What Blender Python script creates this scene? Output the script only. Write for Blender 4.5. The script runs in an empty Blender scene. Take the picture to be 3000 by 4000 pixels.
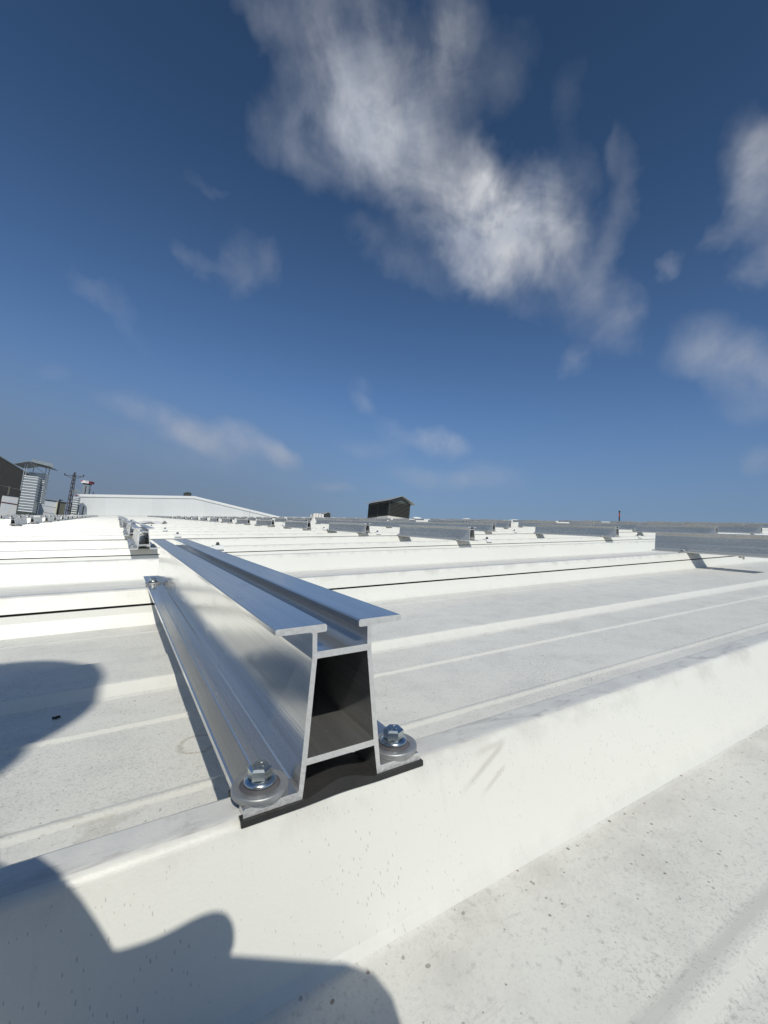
import bpy, bmesh, math, random
from mathutils import Vector, Matrix, noise as mnoise
random.seed(7)
SC = bpy.context.scene
COL = SC.collection
U = 0.1                                    # one working unit = 0.1 m

# ------------------------------------------------------------------ frames
# roof frame: X along the ribs, Y along the rails, Z = roof normal, origin under the camera on the rib tops
FWD = Vector((0.51752, 0.85559, 0.01159)); RGT = Vector((0.85554, -0.51763, 0.01053)); UPV = Vector((-0.01501, -0.00447, 0.99988))
CAM = Vector((0, 0, 1.0))
TRUE_UP = Vector((0.117, 0.055, 0.991)).normalized()          # the roof is pitched about 7 degrees
RM = TRUE_UP.rotation_difference(Vector((0, 0, 1))).to_matrix().to_4x4()   # roof frame -> world
FPX = 1724.0
def pix_dir(u, v):
    return (RGT * ((u - 1500) / FPX) - UPV * ((v - 2000) / FPX) + FWD)
def at_depth(u, v, d):                     # point (roof frame) at a distance along the view axis
    return CAM + pix_dir(u, v) * d

# ------------------------------------------------------------------ camera
cd = bpy.data.cameras.new('camera'); cam = bpy.data.objects.new('camera', cd); COL.objects.link(cam)
cd.sensor_fit = 'VERTICAL'; cd.sensor_height = 36.0; cd.lens = 36.0 * FPX / 4000.0
cd.clip_start = 0.003; cd.clip_end = 5000
m = Matrix((RGT, UPV, -FWD)).transposed().to_4x4(); m.translation = CAM * U
cam.matrix_world = RM @ m
SC.camera = cam

# ------------------------------------------------------------------ sun, sky, exposure
SUN_ROOF = Vector((-0.2, -0.853, 1.0)).normalized()
SUN = (RM.to_3x3() @ SUN_ROOF).normalized()
ld = bpy.data.lights.new('sun', 'SUN'); ld.energy = 2.85; ld.angle = math.radians(0.53); ld.color = (1.0, 0.97, 0.88)
lo = bpy.data.objects.new('sun', ld); COL.objects.link(lo)
lo.rotation_euler = SUN.to_track_quat('Z', 'Y').to_euler()
SC.view_settings.view_transform = 'Standard'; SC.view_settings.look = 'None'
SC.view_settings.exposure = 0.0; SC.view_settings.gamma = 1.0

class NT:
    def __init__(s, tree):
        s.t = tree; s.n = tree.nodes; s.l = tree.links
    def new(s, kind, **kw):
        nd = s.n.new(kind)
        for k, v in kw.items(): setattr(nd, k, v)
        return nd
    def put(s, sock, v):
        if hasattr(v, 'is_output'): s.l.new(v, sock)
        else: sock.default_value = v
    def math(s, op, a, b=0.0, c=None, clamp=False):
        nd = s.new('ShaderNodeMath', operation=op); nd.use_clamp = clamp
        s.put(nd.inputs[0], a); s.put(nd.inputs[1], b)
        if c is not None: s.put(nd.inputs[2], c)
        return nd.outputs[0]
    def dot(s, a, b):
        nd = s.new('ShaderNodeVectorMath', operation='DOT_PRODUCT'); s.put(nd.inputs[0], a); s.put(nd.inputs[1], b)
        return nd.outputs['Value']
    def vm(s, op, a, b):
        nd = s.new('ShaderNodeVectorMath', operation=op); s.put(nd.inputs[0], a); s.put(nd.inputs[1], b)
        return nd.outputs[0]
    def mapr(s, v, a, b, c=0.0, d=1.0, smooth=True):
        nd = s.new('ShaderNodeMapRange'); nd.interpolation_type = 'SMOOTHSTEP' if smooth else 'LINEAR'
        s.put(nd.inputs[0], v)
        for i, x in enumerate((a, b, c, d)): s.put(nd.inputs[i + 1], x)
        return nd.outputs[0]
    def mix(s, f, a, b, mode='MIX'):
        nd = s.new('ShaderNodeMix', data_type='RGBA', blend_type=mode)
        s.put(nd.inputs[0], f); s.put(nd.inputs[6], a); s.put(nd.inputs[7], b)
        return nd.outputs[2]
    def noise(s, vec, scale, detail=3.0, rough=0.5, dist=0.0, out='Fac'):
        nd = s.new('ShaderNodeTexNoise'); s.put(nd.inputs['Vector'], vec)
        nd.inputs['Scale'].default_value = scale; nd.inputs['Detail'].default_value = detail
        nd.inputs['Roughness'].default_value = rough; nd.inputs['Distortion'].default_value = dist
        return nd.outputs[out]
    def voro(s, vec, scale, rnd=1.0, out='Distance'):
        nd = s.new('ShaderNodeTexVoronoi'); s.put(nd.inputs['Vector'], vec)
        nd.inputs['Scale'].default_value = scale; nd.inputs['Randomness'].default_value = rnd
        return nd.outputs[out]
    def scale(s, vec, xyz):
        return s.vm('MULTIPLY', vec, Vector(xyz))
def rgb(r, g, b): return (r, g, b, 1.0)

# sky: Nishita, with clouds laid out by direction
world = bpy.data.worlds.new('World'); SC.world = world; world.use_nodes = True
W = NT(world.node_tree); W.n.clear()
wout = W.new('ShaderNodeOutputWorld'); bg = W.new('ShaderNodeBackground')
sky = W.new('ShaderNodeTexSky', sky_type='NISHITA'); sky.sun_disc = False
sky.sun_elevation = math.asin(SUN.z); sky.sun_rotation = math.atan2(SUN.x, SUN.y)
sky.altitude = 60; sky.air_density = 1.0; sky.dust_density = 0.8; sky.ozone_density = 3.0
tc = W.new('ShaderNodeTexCoord'); D = tc.outputs['Generated']
sep = W.new('ShaderNodeSeparateXYZ'); W.l.new(D, sep.inputs[0]); EL = sep.outputs['Z']
R3 = RM.to_3x3()
def wdir(u, v): return (R3 @ pix_dir(u, v)).normalized()
warp = W.noise(D, 3.5, 5.0, 0.6, 0.0, 'Color')
warp = W.vm('SUBTRACT', warp, Vector((0.5, 0.5, 0.5)))
def warped(k): return W.vm('ADD', D, W.scale(warp, (k, k, k)))
DW1 = warped(0.22); DW2 = warped(0.11)
# (u, v, half length, half height, angle, strength, warp)
BLOBS = [
 (1440, 90, 330, 260, 0, 0.62, 1), (1500, 400, 320, 330, 10, 0.70, 1), (1640, 680, 330, 210, 40, 1.00, 1), (1930, 890, 250, 210, 45, 2.0, 1), (1880, 940, 190, 150, 45, .5, 1),
 (1380, 520, 200, 160, 30, .55, 1), (1340, 300, 130, 330, -5, .36, 1), (1760, 130, 120, 260, 0, .40, 1), (1200, 120, 220, 120, 50, .24, 1),
 (1030, 90, 260, 60, 62, .26, 1), (1120, 470, 140, 160, 40, .27, 1), (1220, 640, 230, 90, 35, .32, 1), (1960, 250, 130, 220, 20, .24, 1), (2190, 400, 70, 200, 0, .14, 1),
 (2090, 800, 170, 190, 30, .36, 1), (2180, 1050, 140, 160, 30, .45, 1), (2370, 880, 70, 230, 0, .30, 1), (2370, 650, 35, 110, 15, .15, 1), (2320, 1180, 150, 150, 35, .40, 1),
 (2440, 1270, 110, 120, 0, .36, 1), (2260, 1400, 60, 60, 0, .34, 1), (2610, 1080, 60, 50, -30, .30, 1), (2060, 1220, 90, 50, 25, .25, 1),
 (1580, 1030, 220, 80, 30, .42, 1), (900, 1020, 90, 140, 10, .40, 1), (750, 990, 110, 40, 40, .30, 1), (1010, 1030, 50, 90, 0, .26, 1), (370, 1190, 110, 45, 20, .22, 1), (560, 1280, 140, 80, 50, .16, 1), (760, 690, 100, 35, 20, .22, 1),
 (2960, 800, 200, 260, -30, .62, 1), (2800, 940, 110, 60, -40, .42, 1), (3000, 640, 70, 300, 20, .42, 1), (2990, 1000, 160, 80, 0, .25, 1),
 (2840, 1360, 190, 120, 20, .74, 2), (2990, 1470, 210, 170, 0, .76, 2), (2700, 1400, 130, 70, 0, .42, 2), (2985, 1790, 90, 60, 0, .44, 2),
 (620, 1640, 160, 60, 30, .66, 2), (780, 1705, 170, 60, 30, .70, 2), (990, 1735, 140, 55, 25, .74, 2), (1110, 1780, 90, 45, 25, .66, 2), (470, 1590, 120, 40, 25, .26, 2), (820, 1800, 400, 90, 10, .20, 2),
 (1720, 1730, 120, 50, 5, .85, 2), (1410, 1575, 60, 35, 30, .50, 2), (1400, 1500, 60, 50, 40, .22, 2), (1450, 1760, 140, 45, 15, .30, 2), (1530, 1690, 100, 45, 45, .22, 2),
 (1680, 1870, 180, 45, 5, .46, 2), (1900, 1860, 150, 60, 5, .34, 2), (1330, 1920, 90, 26, 10, .42, 2), (190, 1460, 80, 45, 0, .16, 2),
]
dens = None
for (u, v, a, b, ang, st, wk) in BLOBS:
    c = wdir(u, v); ca, sa = math.cos(math.radians(ang)), math.sin(math.radians(ang))
    e1 = wdir(u + a * ca, v + a * sa); e2 = wdir(u - b * sa, v + b * ca)
    t1 = (e1 - c * e1.dot(c)); s1 = t1.length; t1.normalize()
    t2 = (e2 - c * e2.dot(c)); t2 = t2 - t1 * t2.dot(t1); s2 = t2.length; t2.normalize()
    V = DW1 if wk == 1 else DW2
    x = W.dot(V, t1 / s1); y = W.dot(V, t2 / s2)
    r = W.math('MULTIPLY_ADD', x, x, W.math('MULTIPLY', y, y))
    mk = W.mapr(r, 2.1, 0.0, 0.0, 1.0, False); mk = W.math('MULTIPLY', W.math('MULTIPLY', mk, mk), st*1.25)
    dens = mk if dens is None else W.math('ADD', dens, mk)
# streaked fine structure, drawn out along the long axis of the big cloud
ax = (wdir(1300, 0) - wdir(1500, 900)).normalized(); ay = wdir(1500, 900).cross(ax).normalized(); az = ax.cross(ay)
comb = W.new('ShaderNodeCombineXYZ')
for i, (vv, k) in enumerate(((ax, 5.5), (ay, 11.0), (az, 8.0))): W.l.new(W.dot(D, vv * k), comb.inputs[i])
streak = W.noise(comb.outputs[0], 1.0, 7.0, 0.55, 0.9)
puff = W.noise(D, 7.0, 8.0, 0.58, 0.5)
nz = W.math('MULTIPLY_ADD', streak, 0.30, W.math('MULTIPLY', puff, 0.70))
mod = W.mapr(nz, 0.34, 0.64, 0.28, 1.42, False)
alpha = W.mapr(W.math('MULTIPLY', dens, mod), 0.05, 2.4, 0.0, 0.90, False)
# far haze low over the horizon
hz = W.mapr(EL, 0.38, 0.02, 0.0, 1.0)
skyc = sky.outputs[0]
hs = W.new('ShaderNodeHueSaturation'); W.l.new(skyc, hs.inputs['Color'])
hs.inputs['Saturation'].default_value = 1.06; hs.inputs['Value'].default_value = 1.0; hs.inputs['Hue'].default_value = 0.5
base = W.mix(1.0, hs.outputs[0], rgb(.93, 1.06, 1.20), 'MULTIPLY')
base = W.mix(W.mapr(EL, .30, .90), base, W.mix(1.0, base, rgb(.52, .60, .60), 'MULTIPLY'))
base = W.mix(W.math('MULTIPLY', hz, 0.80), base, rgb(2.05, 2.8, 4.1))
lh = W.math('MULTIPLY', W.mapr(W.dot(D, wdir(150, 1950)), .72, 1.0), W.mapr(EL, .42, .0))
base = W.mix(W.math('MULTIPLY', lh, .6), base, rgb(1.75, 2.15, 3.0))
shade = W.mapr(W.noise(D, 5.0, 6.0, .55, .4), .38, .64, 0, 1)
cloudc = W.mix(hz, W.mix(shade, rgb(5.3, 5.8, 6.8), rgb(7.6, 7.8, 8.2)), rgb(4.3, 4.35, 4.95))
fin = W.mix(alpha, base, cloudc)
W.l.new(fin, bg.inputs['Color']); bg.inputs['Strength'].default_value = 0.080
W.l.new(bg.outputs[0], wout.inputs['Surface'])

# ------------------------------------------------------------------ mesh helpers (working units in, metres out)
class MB:
    def __init__(s): s.v = []; s.f = []; s.mi = []; s.sm = []
    def add(s, vs, fs, mi=0, smooth=False):
        o = len(s.v); s.v += [Vector(p) for p in vs]
        for f in fs: s.f.append([i + o for i in f]); s.mi.append(mi); s.sm.append(smooth)
    def box(s, lo, hi, mi=0, M=None):
        x0, y0, z0 = lo; x1, y1, z1 = hi
        vs = [Vector(p) for p in ((x0,y0,z0),(x1,y0,z0),(x1,y1,z0),(x0,y1,z0),(x0,y0,z1),(x1,y0,z1),(x1,y1,z1),(x0,y1,z1))]
        if M: vs = [M @ p for p in vs]
        s.add(vs, [(0,3,2,1),(4,5,6,7),(0,1,5,4),(1,2,6,5),(2,3,7,6),(3,0,4,7)], mi)
    def bar(s, a, b, w, h=None, mi=0, up=(0,0,1)):       # square bar from a to b
        a = Vector(a); b = Vector(b); h = h or w; d = (b - a).normalized(); up = Vector(up)
        if abs(d.dot(up)) > .98: up = Vector((1, 0, 0))
        sx = d.cross(up).normalized(); sz = sx.cross(d)
        q = [sx*i*w/2 + sz*j*h/2 for i, j in ((-1,-1),(1,-1),(1,1),(-1,1))]
        s.add([a+p for p in q] + [b+p for p in q], [(3,2,1,0),(4,5,6,7),(0,1,5,4),(1,2,6,5),(2,3,7,6),(3,0,4,7)], mi)
    def tube(s, pts, r, n=8, mi=0, cap=True):
        pts = [Vector(p) for p in pts]; k = len(pts); vs = []; fs = []
        rr = r if isinstance(r, (list, tuple)) else [r]*k
        ref = None
        for i, p in enumerate(pts):
            d = (pts[min(i+1, k-1)] - pts[max(i-1, 0)]).normalized()
            if ref is None: ref = d.orthogonal().normalized()
            ref = (ref - d * ref.dot(d)).normalized(); o = d.cross(ref)
            for j in range(n):
                a = 2*math.pi*j/n; vs.append(p + (ref*math.cos(a) + o*math.sin(a))*rr[i])
        for i in range(k-1):
            for j in range(n): fs.append((i*n+j, i*n+(j+1)%n, (i+1)*n+(j+1)%n, (i+1)*n+j))
        s.add(vs, fs, mi, True)
        if cap: s.add([vs[j] for j in range(n)], [tuple(reversed(range(n)))], mi); s.add([vs[(k-1)*n+j] for j in range(n)], [tuple(range(n))], mi)
    def lathe(s, prof, c=(0,0,0), n=24, mi=0, smooth=True):   # prof = [(r, z)]
        c = Vector(c); vs = []; fs = []
        for r, z in prof:
            for j in range(n):
                a = 2*math.pi*j/n; vs.append(c + Vector((r*math.cos(a), r*math.sin(a), z)))
        for i in range(len(prof)-1):
            for j in range(n): fs.append((i*n+j, i*n+(j+1)%n, (i+1)*n+(j+1)%n, (i+1)*n+j))
        s.add(vs, fs, mi, smooth)
    def prism(s, poly, ax, a, b, mi=0, mcap=None):            # poly in the two other axes, extruded along ax
        def P(p, t):
            return Vector({'x': (t, p[0], p[1]), 'y': (p[0], t, p[1]), 'z': (p[0], p[1], t)}[ax])
        n = len(poly); vs = [P(p, a) for p in poly] + [P(p, b) for p in poly]
        s.add(vs, [(i, (i+1) % n, n+(i+1) % n, n+i) for i in range(n)], mi)
        mc = mi if mcap is None else mcap
        s.add(vs[:n], [tuple(range(n))], mc); s.add(vs[n:], [tuple(reversed(range(n)))], mc)
    def mesh(s, name, mats):
        me = bpy.data.meshes.new(name); me.from_pydata([p*U for p in s.v], [], s.f)
        for mt in mats: me.materials.append(mt)
        for i, p in enumerate(me.polygons): p.material_index = s.mi[i]; p.use_smooth = s.sm[i]
        bm = bmesh.new(); bm.from_mesh(me); bmesh.ops.recalc_face_normals(bm, faces=bm.faces); bm.to_mesh(me); bm.free()
        return me
def place(o, loc=(0,0,0), M=None):
    o.matrix_world = (RM if M is None else M) @ Matrix.Translation(Vector(loc)*U) if M is None else M
def upright(p, yaw=0.0):        # a frame at roof-frame point p: Z true vertical, X horizontal across the view, Y away
    w = RM @ (Vector(p)*U); r = R3 @ RGT; a = math.atan2(r.y, r.x)
    return Matrix.Translation(w) @ Matrix.Rotation(a + yaw, 4, 'Z')
def tag(o, label=None, cat=None, group=None, kind=None):
    if label: o['label'] = label
    if cat: o['category'] = cat
    if group: o['group'] = group
    if kind: o['kind'] = kind
    return o
def empty(name, loc=(0,0,0), M=None):
    o = bpy.data.objects.new(name, None); COL.objects.link(o); o.empty_display_size = .05; place(o, loc, M); return o
def part(name, mb, mats, parent, loc=(0,0,0)):
    me = mb if isinstance(mb, bpy.types.Mesh) else mb.mesh(name, mats if isinstance(mats, (list, tuple)) else [mats])
    o = bpy.data.objects.new(name, me); COL.objects.link(o); o.parent = parent; o.location = Vector(loc)*U; return o
def solo(name, mb, mats, loc=(0,0,0), M=None):
    me = mb if isinstance(mb, bpy.types.Mesh) else mb.mesh(name, mats if isinstance(mats, (list, tuple)) else [mats])
    o = bpy.data.objects.new(name, me); COL.objects.link(o); place(o, loc, M); return o
def copy_tree(o, parent=None):
    c = o.copy(); COL.objects.link(c)
    if parent: c.parent = parent
    for ch in list(o.children): copy_tree(ch, c)
    return c

# ------------------------------------------------------------------ materials
def mat(name):
    mt = bpy.data.materials.new(name); mt.use_nodes = True
    N = NT(mt.node_tree); b = N.n['Principled BSDF']; return mt, N, b
def plain(name, col, rough=.5, metal=0.0, var=.12, sc=18.0, bump=0.0):
    mt, N, b = mat(name); o = N.new('ShaderNodeTexCoord').outputs['Object']
    n = N.noise(o, sc, 6, .6); f = N.mapr(n, .3, .7, 1-var, 1+var, False)
    c = N.new('ShaderNodeCombineColor')
    for i in range(3): N.l.new(N.math('MULTIPLY', f, col[i]), c.inputs[i])
    N.l.new(c.outputs[0], b.inputs['Base Color']); b.inputs['Roughness'].default_value = rough; b.inputs['Metallic'].default_value = metal
    if bump:
        bp = N.new('ShaderNodeBump'); bp.inputs['Strength'].default_value = bump; bp.inputs['Distance'].default_value = .01
        N.l.new(n, bp.inputs['Height']); N.l.new(bp.outputs[0], b.inputs['Normal'])
    return mt

SMEARS = [(.158, -.0035, .122, -.0172, .0018, .5), (.154, -.0118, .133, -.0202, .0014, .42), (.158, -.0035, .133, -.0052, .002, .35)]
def roof_material(name, kind):
    mt, N, b = mat(name); o = N.new('ShaderNodeTexCoord').outputs['Object']
    sp = N.new('ShaderNodeSeparateXYZ'); N.l.new(o, sp.inputs[0]); X, Y, Z = sp.outputs
    white = rgb(.78, .785, .76)
    big = N.noise(o, 3.0, 6, .65); med = N.noise(o, 28, 6, .65); fine = N.noise(o, 900, 4, .75)
    if kind == 'pan':
        acc = N.math('MULTIPLY', N.mapr(Y, .080, .127, 0, 1), N.mapr(Y, .14, .13, 0, 1))
        patch = N.mapr(N.noise(o, 6, 5, .65), .40, .62, .25, 1.0)
        col = N.mix(N.mapr(big, .3, .7, .0, .35), rgb(.80, .785, .715), rgb(.745, .73, .665))
        col = N.mix(N.mapr(med, .42, .75, 0, .35), col, rgb(.50, .49, .475))
        col = N.mix(N.math('MULTIPLY', patch, N.mapr(fine, .50, .66, 0, .62)), col, rgb(.36, .35, .33)); col = N.mix(N.mapr(N.noise(o, 330, 3, .7), .56, .70, 0, .4), col, rgb(.40, .39, .36)); col = N.mix(N.math('MULTIPLY', acc, N.mapr(med, .35, .6, .08, .30)), col, rgb(.50, .47, .42))
        so = N.vm('ADD', o, N.scale(N.noise(o, 60, 2, .5, 0, 'Color'), (.006, .006, .006)))
        # scuffs drawn out along the ribs
        sc = N.noise(N.scale(o, (22, 120, 60)), 1.0, 7, .72, 1.6); col = N.mix(N.mapr(sc, .60, .74, 0, .45), col, rgb(.36, .34, .31))
        gate = N.math('ADD', N.mapr(N.noise(o, 9, 3, .5), .38, .62, .0, 1.0), N.math('MULTIPLY', acc, 1.2))
        # small flecks: grey, black and rust
        for scl, r0, k, cc in ((210, .17, .55, (.16, .14, .13)), (120, .10, .7, (.11, .075, .06)), (165, .13, .7, (.16, .09, .065)), (90, .055, .8, (.13, .06, .045))):
            d = N.voro(so, scl); rn = N.voro(so, scl, 1.0, 'Color')
            s2 = N.new('ShaderNodeSeparateColor'); N.l.new(rn, s2.inputs[0])
            thr = N.math('MULTIPLY', N.mapr(s2.outputs[0], .30, 1.0, 0.0, r0, False), N.mapr(gate, 0, 1, .45, 1.0, False))
            f = N.mapr(N.math('SUBTRACT', d, thr), .02, -.02, 0, k)
            col = N.mix(f, col, rgb(*cc))
        # dried puddle rings, where they lie
        for (cx, cy, rx, ry, k) in ((.046, .301, .013, .012, .45), (1.66, .725, .06, .03, .7), (-.05, .24, .05, .02, .25)):
            ww = N.noise(o, 70, 4, .6)
            ex = N.math('DIVIDE', N.math('SUBTRACT', X, cx), rx); ey = N.math('DIVIDE', N.math('SUBTRACT', Y, cy), ry)
            rr = N.math('SQRT', N.math('ADD', N.math('MULTIPLY', ex, ex), N.math('MULTIPLY', ey, ey)))
            rr = N.math('ADD', rr, N.math('MULTIPLY', N.math('SUBTRACT', ww, .5), 1.1))
            ring = N.math('MULTIPLY', N.mapr(rr, .78, .95, 0, 1), N.mapr(rr, 1.12, .98, 0, 1))
            col = N.mix(N.math('MULTIPLY', ring, k), col, rgb(.36, .31, .22))
        rough = .55
    elif kind == 'side':
        col = N.mix(N.mapr(big, .35, .7, 0, .5), rgb(.80, .788, .715), rgb(.755, .742, .67))
        st = N.noise(N.scale(o, (260, 60, 14)), 1.0, 5, .6); col = N.mix(N.mapr(st, .60, .80, 0, .22), col, rgb(.55, .53, .49))
        wm = N.noise(N.scale(o, (26, 14, 14)), 1.0, 6, .7, 1.2); col = N.mix(N.mapr(wm, .60, .78, 0, .32), col, rgb(.60, .56, .50))
        so = N.vm('ADD', N.scale(o, (1300, 90, 470)), N.scale(N.noise(o, 200, 2, .5, 0, 'Color'), (.7, .7, .7))); d = N.voro(so, 1.0); rn = N.voro(so, 1.0, 1.0, 'Color')
        s2 = N.new('ShaderNodeSeparateColor'); N.l.new(rn, s2.inputs[0])
        thr = N.math('MULTIPLY', N.mapr(s2.outputs[0], (.50), 1.0, -.02, .30, False), N.mapr(N.noise(o, 14, 3, .5), .35, .6, .3, 1.0))
        col = N.mix(N.mapr(N.math('SUBTRACT', d, thr), .05, -.05, 0, .45), col, rgb(.27, .26, .27))
        zc = N.mapr(N.math('ADD', Z, N.math('MULTIPLY', N.math('SUBTRACT', N.noise(N.scale(o, (40, 8, 8)), 1.0, 6, .7), .5), .03)), -.012, .0, 0, .45)
        col = N.mix(N.math('MULTIPLY', zc, N.mapr(med, .4, .65, 0, 1)), col, rgb(.50, .47, .42))
        zb = N.mapr(N.math('ADD', Z, N.math('MULTIPLY', N.math('SUBTRACT', N.noise(N.scale(o, (60, 8, 8)), 1.0, 5, .7), .5), .02)), -.038, -.045, 0, .22)
        col = N.mix(zb, col, rgb(.60, .585, .54))
        for (x0, z0, x1, z1, w_, k_) in SMEARS:
            L_ = math.hypot(x1-x0, z1-z0); cx_, cz_ = (x1-x0)/L_, (z1-z0)/L_
            dx_ = N.math('SUBTRACT', X, x0); dz_ = N.math('SUBTRACT', Z, z0)
            uu = N.math('ADD', N.math('MULTIPLY', dx_, cx_), N.math('MULTIPLY', dz_, cz_)); vv = N.math('SUBTRACT', N.math('MULTIPLY', dx_, cz_), N.math('MULTIPLY', dz_, cx_))
            mk = N.math('MULTIPLY', N.mapr(N.math('ABSOLUTE', vv), w_, 0, 0, k_), N.math('MULTIPLY', N.mapr(uu, 0, L_*.2, 0, 1), N.mapr(uu, L_, L_*.5, 0, 1)))
            col = N.mix(N.math('MULTIPLY', mk, N.mapr(N.math('ABSOLUTE', N.math('SUBTRACT', Y, .14)), .03, .02, 0, 1)), col, rgb(.47, .43, .38))
        rough = .34
    else:
        col = N.mix(N.mapr(med, .35, .65, .0, .8), rgb(.74, .73, .68), rgb(.62, .61, .58))
        sc = N.noise(N.scale(o, (30, 90, 60)), 1.0, 7, .7, 1.5); col = N.mix(N.mapr(sc, .48, .70, 0, .75), col, rgb(.40, .385, .36))
        col = N.mix(N.mapr(fine, .6, .75, 0, .35), col, rgb(.35, .34, .33))
        rough = .38
    N.l.new(col, b.inputs['Base Color']); b.inputs['Roughness'].default_value = rough
    b.inputs['Specular IOR Level'].default_value = .45
    bp = N.new('ShaderNodeBump'); bp.inputs['Strength'].default_value = .25; bp.inputs['Distance'].default_value = .0006
    N.l.new(N.math('ADD', fine, N.math('MULTIPLY', N.noise(o, 5.0, 2, .5), 4.0)), bp.inputs['Height']); N.l.new(bp.outputs[0], b.inputs['Normal'])
    return mt
M_PAN = roof_material('painted_steel_pan', 'pan'); M_SIDE = roof_material('painted_steel_side', 'side'); M_CREST = roof_material('painted_steel_crest', 'crest')
M_GAP = plain('seam_gap_shade', (.035, .035, .033), .9)  # near-black colour stands in for the shadow inside the lapped seam

def alu(name, col, rough, streak=1.0, grime=.25, metal=.86):
    mt, N, b = mat(name); o = N.new('ShaderNodeTexCoord').outputs['Object']
    st = N.noise(N.scale(o, (900, 2.2, 900)), 1.0, 6, .65); st2 = N.noise(N.scale(o, (160, 3.5, 160)), 1.0, 4, .6)
    sm = N.noise(N.scale(o, (60, 22, 60)), 1.0, 6, .7, .8); dust = N.noise(o, 900, 3, .7)
    f = N.math('MULTIPLY', N.mapr(st, .3, .7, .86, 1.08, False), N.mapr(st2, .3, .7, .90, 1.06, False))
    c = N.new('ShaderNodeCombineColor')
    for i in range(3): N.l.new(N.math('MULTIPLY', f, col[i]), c.inputs[i])
    N.l.new(c.outputs[0], b.inputs['Base Color']); b.inputs['Metallic'].default_value = metal
    r = N.math('ADD', N.mapr(st2, .3, .7, rough*.75, rough*1.3, False), N.mapr(sm, .5, .75, 0, grime*.4))
    r = N.math('ADD', r, N.mapr(dust, .62, .75, 0, .12)); N.l.new(r, b.inputs['Roughness'])
    bp = N.new('ShaderNodeBump'); bp.inputs['Strength'].default_value = .10*streak; bp.inputs['Distance'].default_value = .0004
    N.l.new(N.math('ADD', st, N.math('MULTIPLY', st2, 1.5)), bp.inputs['Height']); N.l.new(bp.outputs[0], b.inputs['Normal'])
    return mt
M_ALU = alu('mill_finish_aluminium', (.67, .67, .66), .14)
M_ALU2 = alu('weathered_aluminium', (.66, .655, .635), .24, 1.0, .3, .55)
M_CUT = plain('sawn_aluminium', (.80, .79, .765), .42, .55, .10, 420, .25)
M_RUBBER = plain('epdm_rubber', (.028, .027, .026), .62, 0, .3, 60, .2)
M_ZINC = plain('zinc_plated_steel', (.58, .63, .64), .24, 1.0, .08, 150)
M_WASH = plain('washer_steel', (.42, .425, .42), .5, .7, .18, 160)
M_SEAL = plain('washer_seal', (.10, .095, .10), .45, 0.0, .2, 90)

# ------------------------------------------------------------------ the roof
H = .45; CR = .16
XR, XE = 165.0, -36.0; YEND = 500.0
def arc(c, r=.05):
    return [(c+.035 - r*math.sin(a), -r + r*math.cos(a)) for a in [math.radians(t) for t in (66, 55, 44, 33, 22, 11, 0)]]
def rib(c, seam):
    if not seam:
        return [(c-.235, -H), (c-.21, -H+.004), (c-.185, -H+.03)] + arc(c) + [(c+CR-.025, 0), (c+CR, -.012), (c+.34, -H)]
    return [(c-.215, -H), (c-.135, -.30), (c-.105, -.215), (c-.02, -.212), (c-.02, -.196), (c-.087, -.19)] + arc(c) + [(c+CR-.025, 0), (c+CR, -.012), (c+.34, -H)]
RIBS = [(-6.2-4.75*k, k % 2 == 1) for k in range(10, 0, -1)] + [(-6.2, False), (-2.2, True), (1.49, False), (6.80, True), (11.3, False), (15.05, True)]
c, sflag = 19.8, False
while c < YEND - 5: RIBS.append((c, sflag)); c += 4.75; sflag = not sflag
def pan(y0, y1, n):
    w = y1 - y0; out = []
    def bead(t, h=.011, bw=.05):
        y = y0 + w*t; out.extend([(y + bw*q, -H + h*(.5+.5*math.cos(math.pi*q))) for q in (-1, -.67, -.33, 0, .33, .67, 1)])
    if n == 1:                                  # the wide bay between the first two ribs
        bead(.15, .014); bead(.35, .018)
        out.extend([(4.06, -H), (4.10, -H+.01), (4.20, -H+.075), (4.23, -H+.08), (4.85, -H+.08), (4.97, -H)])
        bead(.91, .012, .04)
    elif n == 0: bead(.80, .019, .075)
    else:
        bead(.25); y = y0 + w*.46
        out.extend([(y, -H), (y+.13, -H+.08), (y+.6, -H+.08), (y+.72, -H)]); bead(.86, .012, .04)
    return out
roof = empty('metal_roof'); tag(roof, 'white trapezoidal sheet metal roof that carries all the rails', 'roof')
prof = []
panels = []; cur = []
for i, (c, s) in enumerate(RIBS):
    pts = rib(c, s)
    if s:
        cur += pts[:4]; panels.append(cur); cur = pts[3:]
    else: cur += pts
    if i + 1 < len(RIBS): cur += pan(c+.34, RIBS[i+1][0]-.2, {1.49: 1, -2.2: 0}.get(c, 2))
cur += [(YEND, -H)]; panels.append(cur)
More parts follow.
